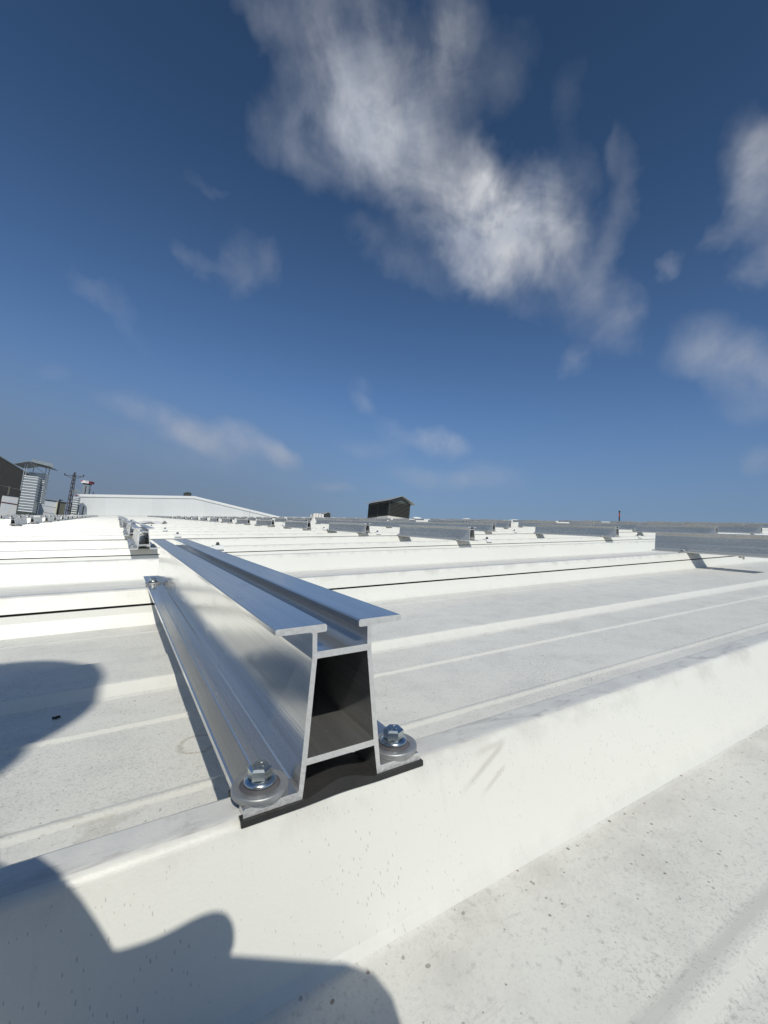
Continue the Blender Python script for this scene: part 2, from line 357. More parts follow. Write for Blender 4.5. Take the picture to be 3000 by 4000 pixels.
def sheet(poly):
    mb = MB()
    for (ya, za), (yb, zb) in zip(poly, poly[1:]):
        sl = abs(zb-za) / max(abs(yb-ya), 1e-6)
        mi = 1 if sl > .30 else (0 if max(za, zb) < -.25 else 2)
        if abs(za+.212) < .02 and abs(zb+.2) < .02 : mi = 3
        for xa, xb in ((XE, XR),):
            mb.add([(xa,ya,za),(xb,ya,za),(xb,yb,zb),(xa,yb,zb)], [(0,1,2,3)], mi)
    short = [abs(zb-za) + abs(yb-ya) < .045 and (max(za, zb) > -.05 or min(za, zb) < -H + .2) for (ya, za), (yb, zb) in zip(poly, poly[1:])]
    me = bpy.data.meshes.new('roof_panel'); me.from_pydata([p*U for p in mb.v], [], mb.f)
    for mt in (M_PAN, M_SIDE, M_CREST, M_GAP): me.materials.append(mt)
    for i, p in enumerate(me.polygons): p.material_index = mb.mi[i]; p.use_smooth = short[i]
    bm = bmesh.new(); bm.from_mesh(me); bmesh.ops.remove_doubles(bm, verts=bm.verts, dist=1e-5); bm.to_mesh(me); bm.free()
    return me
for poly in panels: part('roof_panel', sheet(poly), None, roof)
# far slope beyond the ridge, ridge flashing, gable ends under the roof
mb = MB(); mb.add([(XR, -53.8, -.1), (XR+160, -53.8, -40), (XR+160, YEND, -40), (XR, YEND, -.1)], [(0,1,2,3)]); part('far_slope', mb, M_SIDE, roof)
mb = MB(); mb.add([(XR-1.6,-53.8,.06),(XR,-53.8,.22),(XR+1.6,-53.8,-.25),(XR-1.6,YEND,.06),(XR,YEND,.22),(XR+1.6,YEND,-.25),(XR-1.6,-53.8,-.4),(XR-1.6,YEND,-.4)], [(0,1,4,3),(1,2,5,4),(6,0,3,7)]); part('ridge_flashing', mb, M_SIDE, roof)
M_WALLW = plain('white_wall_sheet', (.72, .73, .71), .5, 0, .05, 6)
mb = MB(); mb.box((XE+.5, -53.3, -100), (XE+1.5, YEND-.5, -.6)); mb.box((XE+.5, YEND-1.5, -100), (XR+150, YEND-.5, -42)); mb.box((XE+.5, -53.3, -100), (XR+150, -52.3, -45)); mb.box((XR+148, -53.3, -100), (XR+149, YEND-.5, -44))
part('wall', mb, M_WALLW, roof)

# ground far below
M_GROUND = plain('yard_ground', (.20, .19, .17), .9, 0, .3, .05)
g = MB(); g.add([(-30000,-30000,0),(30000,-30000,0),(30000,30000,0),(-30000,30000,0)], [(0,1,2,3)])
tag(solo('ground', g, M_GROUND, M=Matrix.Translation((0, 0, -8.0))), 'bare yard ground far below the roof', kind='structure')

# ------------------------------------------------------------------ rails
RW = .7166; XC = RW/2
def rail_outline():
    h = [(.3583, 0), (.3583, .026), (.350, .030), (.276, .030), (.270, .025), (.264, .030), (.171, .029), (.1665, .034), (.1235, .472), (.1215, .487), (.1215, .578), (.128, .584), (.2545, .5855), (.258, .589), (.258, .604), (.254, .609),
         (.072, .609), (.066, .603), (.066, .586), (.070, .581), (.1035, .580)]
    return h
def rail_body(L, mats=True):
    mb = MB(); R = rail_outline()
    # half-wall as closed polygon (right side), then its mirror, then the two webs
    inner = [(.1035, .512), (.1035, .485), (.136, .139), (.139, .114), (.153, .0)]
    right = R + inner
    for s in (1, -1):
        poly = [(XC + s*x, z) for x, z in right]
        if s < 0: poly.reverse()
        n = len(poly)
        vs = [(x, 0, z) for x, z in poly] + [(x, L, z) for x, z in poly]
        mb.add(vs, [(i, (i+1) % n, n+(i+1) % n, n+i) for i in range(n)], 0)
        me_f = [tuple(range(n))]
        mb.add(vs[:n], me_f, 1); mb.add(vs[n:], me_f, 1)
    web = [((-.1035, .512), (.1035, .512), (.1035, .487), (-.1035, .487)), ((-.1365, .138), (.1365, .138), (.139, .114), (-.139, .114))]
    for q in web:
        poly = [(XC+x, z) for x, z in q]
        vs = [(x, 0, z) for x, z in poly] + [(x, L, z) for x, z in poly]
        mb.add(vs, [(0,1,5,4), (2,3,7,6)], 0); mb.add(vs[:4], [(0,1,2,3)], 1); mb.add(vs[4:], [(0,1,2,3)], 1)
    return mb
def rubber_pad(w=.185):
    mb = MB(); N = 28; top = []; bot = []
    for i in range(N+1):
        x = -.008 + (RW+.016)*i/N; t = max(0, 1 - abs(x - XC)/.17); k = t*t*(3-2*t)
        top.append((x, -.001 + .040*k)); bot.append((x, -.0215 + .006*k))
    poly = top + bot[::-1]
    mb.prism(poly, 'y', -.012, w)
    return mb
def screw_mesh():
    mb = MB()
    mb.lathe([(.0, .0312), (.056, .0312), (.0565, .034), (.054, .040), (.040, .046)], n=32)   # flange of the head
    for k, (ra, rb, za, zb) in enumerate(((.0425, .0425, .040, .078), (.0425, .034, .078, .085))):
        vs = []
        for r, z in ((ra, za), (rb, zb)):
            for j in range(6):
                a = math.pi/3*j + .3; vs.append((r*math.cos(a), r*math.sin(a), z))
        mb.add(vs, [(j, (j+1) % 6, 6+(j+1) % 6, 6+j) for j in range(6)] + ([tuple(range(6, 12))] if k else []), 0)
    # raised marks on the head: A2
    z = .0855
    for a, b in (((-.022,-.014),(-.013,.014)), ((-.013,.014),(-.004,-.014)), ((-.018,-.004),(-.008,-.004)), ((.004,.010),(.010,.015)), ((.010,.015),(.018,.010)), ((.018,.008),(.004,-.013)), ((.004,-.014),(.020,-.014))):
        mb.bar((a[0], a[1], z), (b[0], b[1], z), .0036, .004)
    return mb
def washer_mesh():
    mb = MB(); mb.lathe([(.097, .0), (.0985, .003), (.0985, .017), (.0955, .0215), (.090, .0225), (.074, .0225), (.070, .020)], n=40); return mb
def seal_mesh():
    mb = MB(); mb.lathe([(.0705, .018), (.066, .022), (.054, .027), (.048, .0305), (.0, .0305)], n=32); return mb
SCREW = screw_mesh().mesh('screw', [M_ZINC]); WASH = washer_mesh().mesh('washer', [M_WASH]); SEAL = seal_mesh().mesh('seal', [M_SEAL])
PAD = rubber_pad().mesh('rubber_pad', [M_RUBBER])
def make_rail(L, feet, mt=None):
    root = empty('mounting_rail')
    part('rail_body', rail_body(L), [mt or M_ALU, M_CUT], root)
    for fy in feet:
        part('rubber_pad', PAD, None, root, (0, fy, 0))
        for sx in (.078, RW-.078):
            sc = part('screw', SCREW, None, root, (sx, fy+.083, .030)); sc.rotation_euler = (0, 0, random.uniform(0, 1))
            part('washer', WASH, None, sc); part('seal', SEAL, None, sc)
    return root
LM = 6.42
main = make_rail(LM, (.0, 5.42)); place(main, (.3703, 1.489, 0))
tag(main, 'large aluminium mounting rail in the foreground screwed down on black rubber pads', 'rail', 'aluminium mounting rails on the roof')
K = make_rail(LM, (.0, 5.42), M_ALU2); place(K, (15.0, 1.42, 0)); tag(K, 'large aluminium rail cut off by the right picture edge', 'rail', 'aluminium mounting rails on the roof')
LS = 5.56
std = make_rail(LS, (.63, 5.38), M_ALU2)
simple = rail_body(LS)
for fy in (.63, 5.38):
    simple.box((-.01, fy, -.03), (RW+.01, fy+.17, -.002), 2)
    for sx in (.078, RW-.078): simple.lathe([(.10, 0), (.10, .06), (.045, .07), (.045, .13), (0, .14)], (sx, fy+.08, .03), 8, 3)
SIMPLE = simple.mesh('mounting_rail', [M_ALU2, M_CUT, M_RUBBER, M_ZINC])
ORD = ['nearest', 'second', 'third', 'fourth', 'fifth', 'sixth', 'seventh', 'eighth', 'ninth', 'tenth', 'eleventh', 'twelfth', 'thirteenth', 'fourteenth', 'fifteenth', 'sixteenth']
LINES = [   # (x of the line, phrase, first row, last row)
 (.32, 'in the line behind the large foreground rail', 0, 26),
 (12.85, 'in the first line right of the large rail', 0, 24),
 (23.7, 'in the second line right of the large rail', 0, 22),
 (35.7, 'in the third line right of the large rail', 0, 21),
 (43.3, 'in the fourth line right of the large rail', 0, 19),
 (55.0, 'in the fifth line right of the large rail', 1, 17),
 (66.5, 'in the sixth line right of the large rail', 0, 15),
 (80.0, 'in the seventh line right of the large rail', 1, 15),
 (94.0, 'in the eighth line right of the large rail', 1, 14),
 (109.0, 'in the ninth line right of the large rail', 1, 13),
 (126.0, 'in the tenth line right of the large rail', 1, 12),
 (-7.6, 'in the first line left of the large rail', 3, 22),
 (-17.6, 'in the second line left of the large rail', 8, 21),
 (-27.5, 'in the third line left of the large rail', 13, 19),
]
GRP = 'aluminium mounting rails on the roof'; GFAR = 'tiny rails in the far rows'
used = False; longr = None
for x, phrase, n0, n1 in LINES:
    for k, n in enumerate(range(n0, n1+1)):
        y = 14.42 + 9.5*n + (3.8 if -10 < x < -5 else 0); rng = random.Random(int(x*10)*100 + n); jx = rng.uniform(-.10, .10); jy = rng.uniform(-.06, .06)
        if k > 1 and rng.random() < (.22 if x > 20 and k > 3 else .05): continue
        if n == 0: jx = jy = 0
        if x == 23.7 and 1 <= n <= 3:                  # long rails butted end to end
            jx = jy = 0
            o = make_rail(9.48, (.63, 5.38), M_ALU2) if longr is None else copy_tree(longr); longr = longr or o
            place(o, (x, y, 0)); tag(o, f'{("first", "second", "third")[n-1]} of three long rails joined end to end in the second line to the right', 'rail', GRP); continue
        if abs(x)*.5 + y < 75:
            o = std if not used else copy_tree(std); used = True
        else:
            o = bpy.data.objects.new('mounting_rail', SIMPLE); COL.objects.link(o)
        place(o, (x+jx, y+jy, 0)); o.rotation_euler.rotate_axis('Z', rng.uniform(-.004, .004))
        if k < 9: tag(o, ('nearest short aluminium rail ' if k == 0 else f'short aluminium rail, {ORD[k]} from the front ') + phrase, 'rail', GRP)
        else: tag(o, 'tiny distant aluminium rail in the crowded far rows of the white roof', 'rail', GFAR)

# storm-washer screws on the rib crests
def roof_screw():
    r = empty('roof_screw'); mb = MB()
    mb.prism([(-.20,-.10),(-.11,.0),(-.10,.03),(.10,.03),(.11,.0),(.20,-.10),(.18,-.10),(.09,-.006),(-.09,-.006),(-.18,-.10)], 'x', -.16, .16); part('saddle_cap', mb, M_WALLW, r)
    mb = MB(); mb.lathe([(.0,.03),(.075,.03),(.075,.045),(.05,.05),(.05,.11),(.03,.125),(0,.125)], n=12); part('screw_head', mb, M_DARK, r)
    return r
M_DARK = plain('dark_metal', (.04, .042, .045), .5, .3, .2, 40)
rs = roof_screw(); first = True
for x, ph in ((2.75, 'beyond the large rail'), (14.6, 'by the first right line'), (27.2, 'by the second right line')):
    for k, y in enumerate((15.13, 24.63, 34.13, 43.63, 53.13)):
        if x == 2.75 and k == 5: continue
        o = rs if first else copy_tree(rs); first = False
        place(o, (x + .2*math.sin(k*3+x), y, .0)); tag(o, f'small dark roof screw on white cap, {ORD[k]} one {ph}', 'screw', 'roof screws on the rib crests')

# ------------------------------------------------------------------ louvred vent house on the ridge
M_LOUV = plain('dark_green_louvre', (.062, .066, .058), .5, .2, .15, 12); M_LEDGE = plain('roof_sheet_grey', (.46, .48, .47), .45, .3, .08, 10)
M_CURB = plain('dirty_white_curb', (.66, .63, .57), .6, 0, .18, 14); M_INSIDE = plain('vent_inside', (.012, .012, .012), .9)
def vent_house(name, p, a, b, h, label, curb=True, M=None):
    # a = size along X (gable side), b = size along Y
    t = empty(name, p, M); tag(t, label, 'roof vent')
    if curb:
        mb = MB(); mb.box((-1.2, -1.2, -1.2), (a+.6, b*.45, 1.5)); mb.box((-.6, b*.45+.01, -1.2), (a+.6, b+3.5, 1.25)); part('curb', mb, M_CURB, t)
    z0 = 1.5 if curb else 0
    mb = MB(); mb.box((.35, .35, z0), (a-.35, b-.35, z0+h-.1)); part('core', mb, M_INSIDE, t)
    for x in (0, a-.7):
        for y in (0, b-.7): fr = MB(); fr.box((x, y, z0), (x+.7, y+.7, z0+h)); part('corner_post', fr, M_LOUV, t)
    fr = MB(); fr.box((-.05, b*.5-.3, z0), (.3, b*.5+.3, z0+h)); part('mullion', fr, M_LOUV, t)
    for (lo_, hi_) in (((.7, .04, z0+h-1), (a-.7, .34, z0+h)), ((.7, .04, z0), (a-.7, .34, z0+.4)), ((.04, .7, z0+h-1), (.34, b-.7, z0+h)), ((.04, .7, z0), (.34, b-.7, z0+.4))):
        fr = MB(); fr.box(lo_, hi_); part('frame_rail', fr, M_LOUV, t)
    for side in range(2):
        lv = MB(); n = 11
        for i in range(n):
            z = z0 + .5 + (h-1.6)*i/(n-1)
            if side == 0: lv.add([(.7,-.02,z),(a-.7,-.02,z),(a-.7,.55,z+.75),(.7,.55,z+.75),(.7,-.02,z+.12),(a-.7,-.02,z+.12),(a-.7,.55,z+.87),(.7,.55,z+.87)], [(0,1,2,3),(4,5,6,7),(0,1,5,4)])
            else: lv.add([(-.02,.7,z),(-.02,b-.7,z),(.55,b-.7,z+.75),(.55,.7,z+.75),(-.02,.7,z+.12),(-.02,b-.7,z+.12),(.55,b-.7,z+.87),(.55,.7,z+.87)], [(0,1,2,3),(4,5,6,7),(0,1,5,4)])
        part('louvre_panel', lv, M_LOUV, t)
    o = a*.16; zt = z0+h; pk = zt + a*.24; rf = MB()
    th = .25
    for s in (0, 1):
        xe = -o if s == 0 else a+o; ze = zt - .4
        q = [(xe, -o*1.0, ze), (a/2, -o*1.0, pk), (a/2, b+o, pk), (xe, b+o, ze)]
        rf.add([Vector(v)+Vector((0,0,dz)) for dz in (0, th) for v in q], [(0,1,2,3),(4,5,6,7),(0,1,5,4),(1,2,6,5),(2,3,7,6),(3,0,4,7)])
    part('gable_roof', rf, M_LEDGE, t)
    gb = MB(); gb.prism([(.0, zt), (a, zt), (a/2, pk-.35)], 'y', .02, .3); part('gable_panel', gb, M_LOUV2, t); gb = MB(); gb.prism([(.0, zt), (a, zt), (a/2, pk-.35)], 'y', b-.3, b-.02); part('gable_panel', gb, M_LOUV2, t)
    return t
M_LOUV2 = plain('green_grey_sheet', (.10, .115, .105), .5, .2, .1, 10)
vent_house('louvred_vent', None, 17.1, 30.0, 10.6, 'large dark louvred vent house with a gabled sheet roof on the ridge', M=upright(at_depth(1517, 2024, 300), .54))
p2 = at_depth(1271, 2024.5, 520)
vent_house('louvred_vent', (p2.x, p2.y, -1.2), 6.3, 17.0, 5.6, 'small low dark vent box behind the striped stack at the horizon', False)

# striped stack of wrapped boards, with a small heap beside it
M_WRAP, N_, b_ = mat('striped_wrap'); oo = N_.new('ShaderNodeTexCoord').outputs['Object']; sp = N_.new('ShaderNodeSeparateXYZ'); N_.l.new(oo, sp.inputs[0])
wv = N_.math('FRACT', N_.math('MULTIPLY', sp.outputs[0], 3.3)); st = N_.mapr(N_.math('ABSOLUTE', N_.math('SUBTRACT', wv, .5)), .30, .34, 0, 1)
cn = N_.noise(N_.scale(oo, (2, .1, .1)), 1.0, 2, .5)
N_.l.new(N_.mix(st, rgb(.72, .72, .70), N_.mix(N_.mapr(cn, .45, .55, 0, 1), rgb(.62, .48, .30), rgb(.42, .36, .33))), b_.inputs['Base Color']); b_.inputs['Roughness'].default_value = .6
def px_thing(name, u, v, d, yaw=0.0): return empty(name, M=upright(at_depth(u, v, d), yaw)), d/FPX
t, k = px_thing('wrapped_stack', 1222, 2021, 480, .25); tag(t, 'white and tan striped wrapped stack on the ridge left of the vent house', 'stack')
mb = MB(); n = 9
w, hh, dp = 42*k, 17*k, 30*k
pr = [(0, 0), (w, 0), (w, hh*.85), (w*.97, hh*.97), (w*.9, hh), (w*.35, hh*1.05), (w*.1, hh*.96), (0, hh*.85)]
mb.prism(pr, 'y', 0, dp); part('wrapped_load', mb, M_WRAP, t)
mb = MB(); mb.box((-.6, -.6, -1.6), (w+.6, dp+.5, -.01)); part('pallet', mb, M_LEDGE, t)
mb = MB(); mb.prism([(-11*k, -1), (-1*k, -1), (-1*k, 8*k), (-5*k, 13*k), (-10*k, 11*k)], 'y', 4*k, 20*k); part('loose_cover', mb, M_LEDGE, t)

# slender posts standing up behind the roof
M_RED = plain('red_paint', (.42, .05, .04), .5); M_STEEL = plain('galvanised_steel', (.42, .45, .46), .4, .6, .15, 8)
t, k = px_thing('flue_post', 2419, 2042, 330); tag(t, 'slim dark flue post with a red band above the rails', 'post')
mb = MB(); mb.tube([(0,0,-3), (0,0,44*k)], 2.3*k, 10); part('tube', mb, M_DARK, t)
mb = MB(); mb.tube([(0,0,44*k), (0,0,47*k)], 3.6*k, 10); part('cap', mb, M_DARK, t)
mb = MB(); mb.tube([(0,0,24*k), (0,0,38*k)], 2.5*k, 10); part('red_band', mb, M_RED, t)
t, k = px_thing('lightning_rod', 975, 2000, 470); tag(t, 'thin pale rod standing on the sloping eave of the white hall', 'rod')
mb = MB(); mb.tube([(0,0,-20*k), (3*k,0,46*k)], .55*k, 6); part('rod', mb, M_STEEL, t)
mb = MB(); mb.lathe([(0,44*k),(1.3*k,45*k),(1.3*k,47*k),(0,48*k)], (3*k,0,0), 8); part('tip', mb, M_STEEL, t)
# pale membrane bumps along the ridge
M_SACK = plain('white_sack', (.74, .74, .73), .6, 0, .06, 8)
for i, (u, v, wd, hg, lab) in enumerate(((1824, 2029, 20, 7, 'low white sack on the ridge just right of the vent house'), (2012, 2034, 26, 8, 'low white sack on the ridge under the far long rails'), (1628, 2024, 18, 7, 'white sack lump at the right foot of the vent house'))):
    p = at_depth(u, v, 300 - 8*i); k = 300/FPX; mb = MB()
    nn = 14; vs = []; fs = []
    for a in range(7):
        for j in range(nn):
            th_ = math.pi/2*a/6; ph_ = 2*math.pi*j/nn; r = math.cos(th_)**.7*(1+.16*math.sin(3*ph_+i)+.08*math.sin(5*ph_))
            vs.append((wd*k*r*math.cos(ph_), wd*k*.7*r*math.sin(ph_), hg*k*(math.sin(th_)-.4)))
    for a in range(6):
        for j in range(nn): fs.append((a*nn+j, a*nn+(j+1)%nn, (a+1)*nn+(j+1)%nn, (a+1)*nn+j))
    mb.add(vs, fs, 0, True); tag(solo('sack', mb, M_SACK, M=upright(p)), lab, 'sack')

# ------------------------------------------------------------------ white hall beyond the roof end
hall = empty('white_hall', (0, 500.5, 0)); tag(hall, 'long white hall with a low gable standing beyond the roof', 'building')
def on_y(u, v, y):
    d = pix_dir(u, v); return CAM + d*(y/d.y)
P1, P2, P3, P4 = [on_y(u, v, 500.5) for u, v in ((306, 1930), (760, 1938), (1085, 2016), (1300, 2068))]
M_HALL, N_, b_ = mat('white_cladding'); oo = N_.new('ShaderNodeTexCoord').outputs['Object']; sp = N_.new('ShaderNodeSeparateXYZ'); N_.l.new(oo, sp.inputs[0])
fr_ = N_.math('FRACT', N_.math('MULTIPLY', sp.outputs[0], 1/1.0)); jt = N_.mapr(N_.math('ABSOLUTE', N_.math('SUBTRACT', fr_, .5)), .485, .497, 0, .35)
idx = N_.math('FLOOR', N_.math('MULTIPLY', sp.outputs[0], 1.0)); wn = N_.new('ShaderNodeTexWhiteNoise', noise_dimensions='1D'); N_.l.new(N_.math('ADD', idx, .5), wn.inputs['W'])
cc = N_.mix(N_.mapr(wn.outputs['Value'], 0, 1, 0, 1, False), rgb(.68, .695, .68), rgb(.73, .74, .725)); cc = N_.mix(jt, cc, rgb(.5, .5, .5))
cc = N_.mix(N_.mapr(N_.noise(oo, .8, 4, .6), .4, .7, 0, .25), cc, rgb(.64, .66, .63))
N_.l.new(cc, b_.inputs['Base Color']); b_.inputs['Roughness'].default_value = .5
mb = MB(); dn = -95
mb.prism([(P1.x, dn), (P4.x, dn), (P4.x, P4.z), (P2.x, P2.z-.9), (P1.x, P1.z-.9)], 'y', 0, 300); part('wall', mb, M_HALL, hall)
mb = MB(); tk = 2.4
for a, b in ((P1, P2), (P2, P4)):
    ax_ = a.x-.6 if a is P1 else a.x
    mb.add([(ax_, -.8, a.z-tk), (b.x, -.8, b.z-tk), (b.x, -.8, b.z), (ax_, -.8, a.z), (ax_, 300, a.z-tk), (b.x, 300, b.z-tk), (b.x, 300, b.z), (ax_, 300, a.z)], [(0,1,2,3),(4,5,6,7),(3,2,6,7),(0,1,5,4),(0,3,7,4),(1,2,6,5)])
M_TRIM = plain('white_trim', (.80, .80, .78), .4, 0, .03, 4)
part('fascia', mb, M_TRIM, hall)
k = 430/FPX
t = empty('louvred_vent', (P2.x-9.5, 503, P2.z-.4)); tag(t, 'small dark vent turret with a pitched cap on the white hall roof', 'roof vent')
a = 6.6
mb = MB(); mb.box((0, 0, 0), (a, 8, 3.6)); part('louvre_body', mb, M_LOUV, t)
mb = MB(); mb.add([(-.6,-.6,3.4),(a+.8,-.6,3.2),(a+.8,8.6,3.2),(-.6,8.6,3.4),(a*.6,4,5.2)], [(0,1,2,3),(0,1,4),(1,2,4),(2,3,4),(3,0,4)]); part('cap_roof', mb, M_LOUV2, t)

# ------------------------------------------------------------------ the yard at the far left
M_BLACK = plain('dark_cladding', (.022, .022, .021), .6, 0, .2, 3)
t, k = px_thing('dark_hall', 92, 2010, 520, .68); tag(t, 'tall black building with a falling roofline at the left edge', 'building')
mb = MB(); mb.prism([(-330*k, -90), (0, -90), (0, 156*k), (-330*k, 330*k)], 'y', 0, 150); part('wall', mb, M_BLACK, t)
mb = MB(); mb.bar((0, -.2, 157.5*k), (-330*k, -.2, 331.5*k), 1.2, 1.1); part('roof_edge', mb, M_LOUV2, t)

M_CORR, N_, b_ = mat('corrugated_galvanised'); oo = N_.new('ShaderNodeTexCoord').outputs['Object']
cn = N_.noise(N_.scale(oo, (4, 4, 2)), 1.0, 5, .6); N_.l.new(N_.mix(cn, rgb(.24, .27, .285), rgb(.36, .39, .40)), b_.inputs['Base Color']); b_.inputs['Metallic'].default_value = .55; b_.inputs['Roughness'].default_value = .42
M_RIBL = plain('sunlit_sheet_rib', (.62, .64, .64), .45, .2, .08, 8)  # same duct sheet painted lighter, for sun caught on the ribs
def corrugated(mb, x0, x1, y0, y1, z0, z1, n, rib_=.35):
    # box duct with horizontal ribs pressed into its sheets
    mb.box((x0, y0, z0), (x1, y1, z1)); s = (z1-z0)/n
    for i in range(n+1):
        z = min(z0 + s*i, z1-.25*s)
        mb.prism([(y0-rib_, z+.14*s), (y0+.01, z), (y0+.01, z+.34*s)], 'x', x0-rib_*.6, x1+rib_*.6, 1)
        mb.prism([(x1+rib_, z+.14*s), (x1-.01, z), (x1-.01, z+.34*s)], 'y', y0-rib_*.6, y1, 1)
def canopy(mb, x0, x1, y0, y1, z, rise, over, th=.5):
    xm = (x0+x1)/2
    for xe in (x0-over, x1+over):
        q = [(xe, y0-over, z), (xm, y0-over, z+rise), (xm, y1+over, z+rise), (xe, y1+over, z)]
        mb.add([Vector(v)+Vector((0,0,dz)) for dz in (0, th) for v in q], [(0,1,2,3),(4,5,6,7),(0,1,5,4),(1,2,6,5),(2,3,7,6),(3,0,4,7)])
# big duct tower
t, k = px_thing('duct_tower', 66, 2014, 300, .38); tag(t, 'tall ribbed galvanised duct tower with a tilted canopy by the black building', 'duct tower')
mb = MB(); corrugated(mb, 0, 46*k, 0, 40*k, 18*k, 160*k, 13, 1.2*k); part('lower_duct', mb, [M_CORR, M_RIBL], t)
mb = MB(); corrugated(mb, 0*k, 56*k, 41*k, 85*k, 60*k, 181*k, 13, 1.0*k); part('upper_duct', mb, [M_CORR, M_RIBL], t)
for x, y, zb in ((-4, 3, 100), (3, 3, 160), (12, 44, 180), (54, 44, 180), (54, 82, 180)):
    mb = MB(); mb.bar((x*k, y*k, zb*k), (x*k, y*k, 208*k), 2.6*k); part('post', mb, M_STEEL, t)
mb = MB()
q = [(-34, -18, 198), (14, -18, 216), (14, 100, 216), (-34, 100, 198)]
for A in (q, [(14, -18, 216), (80, -18, 207), (80, 100, 207), (14, 100, 216)]):
    A = [Vector(v)*k for v in A]; mb.add(A + [v+Vector((0,0,1.6*k)) for v in A], [(0,1,2,3),(4,5,6,7),(0,1,5,4),(1,2,6,5),(2,3,7,6),(3,0,4,7)])
mb.prism([(10*k, 215*k), (80*k, 205*k), (82*k, 224*k), (8*k, 232*k)], 'y', 20*k, 22*k); part('canopy', mb, M_CORR, t)
mb = MB(); mb.bar((14*k, -19*k, 214*k), (56*k, 30*k, 180*k), 1.4*k); part('brace', mb, M_STEEL, t)
mb = MB(); mb.tube([(52*k + 4*k*math.cos(a*.7), 36*k, 140*k + 4*k*math.sin(a*.7)) for a in range(10)], 1.1*k, 6); part('hose_ring', mb, M_STEEL, t)
# pale tanks / container walls
M_TANK, N_, b_ = mat('weathered_white_panel'); oo = N_.new('ShaderNodeTexCoord').outputs['Object']
bl = N_.mapr(N_.noise(oo, 1.1, 4, .55), .48, .60, 0, .6); c_ = N_.mix(bl, rgb(.60, .61, .62), rgb(.48, .57, .66)); ru = N_.mapr(N_.noise(N_.scale(oo, (3, 3, .8)), 1.0, 6, .7), .60, .75, 0, .5)
N_.l.new(N_.mix(ru, c_, rgb(.46, .40, .33)), b_.inputs['Base Color']); b_.inputs['Roughness'].default_value = .55
M_OLIVE = plain('olive_sheet', (.13, .135, .10), .6, .1, .15, 6); M_CREAM = plain('cream_post', (.62, .60, .42), .5)
t, k = px_thing('container', -6, 2016, 330, .68); tag(t, 'white container with a dark red bar left of the duct tower', 'container')
mb = MB(); mb.box((0, 0, -20), (60*k, 60*k, 84*k)); part('body', mb, M_TANK, t)
mb = MB(); mb.bar((0, -1*k, 56*k), (60*k, -1*k, 53*k), 2.0*k, 3.2*k); part('red_bar', mb, plain('rust_red', (.13, .03, .03), .6), t)
mb = MB(); mb.bar((55*k, -1.4*k, -10), (55*k, -1.4*k, 84*k), 4*k); part('corner_post', mb, M_CREAM, t)
mb = MB(); mb.bar((-2*k, -1*k, 85*k), (61*k, -1*k, 85*k), 3*k); part('top_rail', mb, M_DARK, t)
mb = MB(); mb.bar((16*k, 8*k, 84*k), (16*k, 8*k, 122*k), 5*k); part('stub_post', mb, M_OLIVE, t)
t, k = px_thing('container', 143, 2016, 345, .68); tag(t, 'white container with pale blue patches right of the duct tower', 'container')
mb = MB(); mb.box((2*k, 0, -20), (58*k, 60*k, 66*k)); part('body', mb, M_TANK, t)
mb = MB(); mb.bar((57*k, -1.0*k, -10), (57*k, -1.0*k, 66*k), 3.5*k); part('corner_post', mb, M_CREAM, t)
mb = MB(); mb.bar((-10*k, -1*k, 68*k), (60*k, -1*k, 66.6*k), 3*k); part('top_rail', mb, M_DARK, t)
for z in (44, 19):
    mb = MB(); mb.bar((2*k, -.6*k, z*k), (58*k, -.6*k, (z-2)*k), .8*k); part('cable', mb, M_STEEL, t)
t, k = px_thing('shed', 204, 2016, 375, .68); tag(t, 'narrow olive ribbed shed between the blue patched container and the pylon', 'shed')
mb = MB(); mb.box((12*k, 0, -20), (36*k, 50*k, 56*k))
for i in range(4): mb.box(((13+6*i)*k, -1.2*k, -20), ((16+6*i)*k, 0, 55*k))
part('wall', mb, M_OLIVE, t); mb = MB(); mb.box((10*k, -3*k, 56.2*k), (38*k, 52*k, 60*k)); part('roof', mb, M_DARK, t)
t, k = px_thing('plant_shed', 112, 2016, 335, .68); tag(t, 'dark green shed behind the foot of the ribbed duct tower', 'shed')
mb = MB(); mb.box((-40*k, 3*k, -20), (22*k, 40*k, 72*k)); part('wall', mb, plain('dark_green_sheet', (.055, .07, .06), .6), t)
mb = MB(); mb.box((-41*k, 2*k, 72.3*k), (23*k, 42*k, 75*k)); part('roof', mb, M_DARK, t)
# posts
def post(u, v, d, hgt, w, lab, arm=None):
    t, k = px_thing('steel_post', u, v, d); tag(t, lab, 'post', 'dark posts along the roof end')
    mb = MB(); mb.bar((0,0,-6), (0,0,hgt*k), w*k)
    part('shaft', mb, M_DARK, t)
    if arm: mb = MB(); mb.bar((arm[0]*k, 0, (hgt-2)*k), (arm[1]*k, 0, (hgt-3)*k), 3*k); part('arm', mb, M_DARK, t)
post(139, 2014, 345, 90, 4.5, 'thick black post in front of the dark green shed')
post(224, 2014, 355, 64, 4.2, 'black post with a short arm beside the olive shed', (-3, 12))
post(272, 2014, 388, 51, 3, 'black post directly right of the lattice pylon')
post(301, 2014, 393, 43, 3, 'black post at the left corner of the white hall')
post(321, 2014, 398, 37, 3, 'shortest black post in front of the white hall')
post(331, 1931, 520, 34, 2.4, 'dark stub pole left of two above the white hall roof')
post(348, 1931, 520, 22, 1.8, 'thin stub pole just right of another above the white hall')
post(363, 1931, 520, 10, 1.8, 'shortest stub pole above the white hall roof')
# railing
t, k = px_thing('railing', 236, 2014, 400); tag(t, 'small black pipe railing at the foot of the pylon', 'railing')
mb = MB(); mb.bar((2*k,0,-3), (2*k,0,24*k), 3*k); mb.bar((2*k,0,24*k), (28*k,0,24*k), 3*k); part('frame', mb, M_DARK, t)
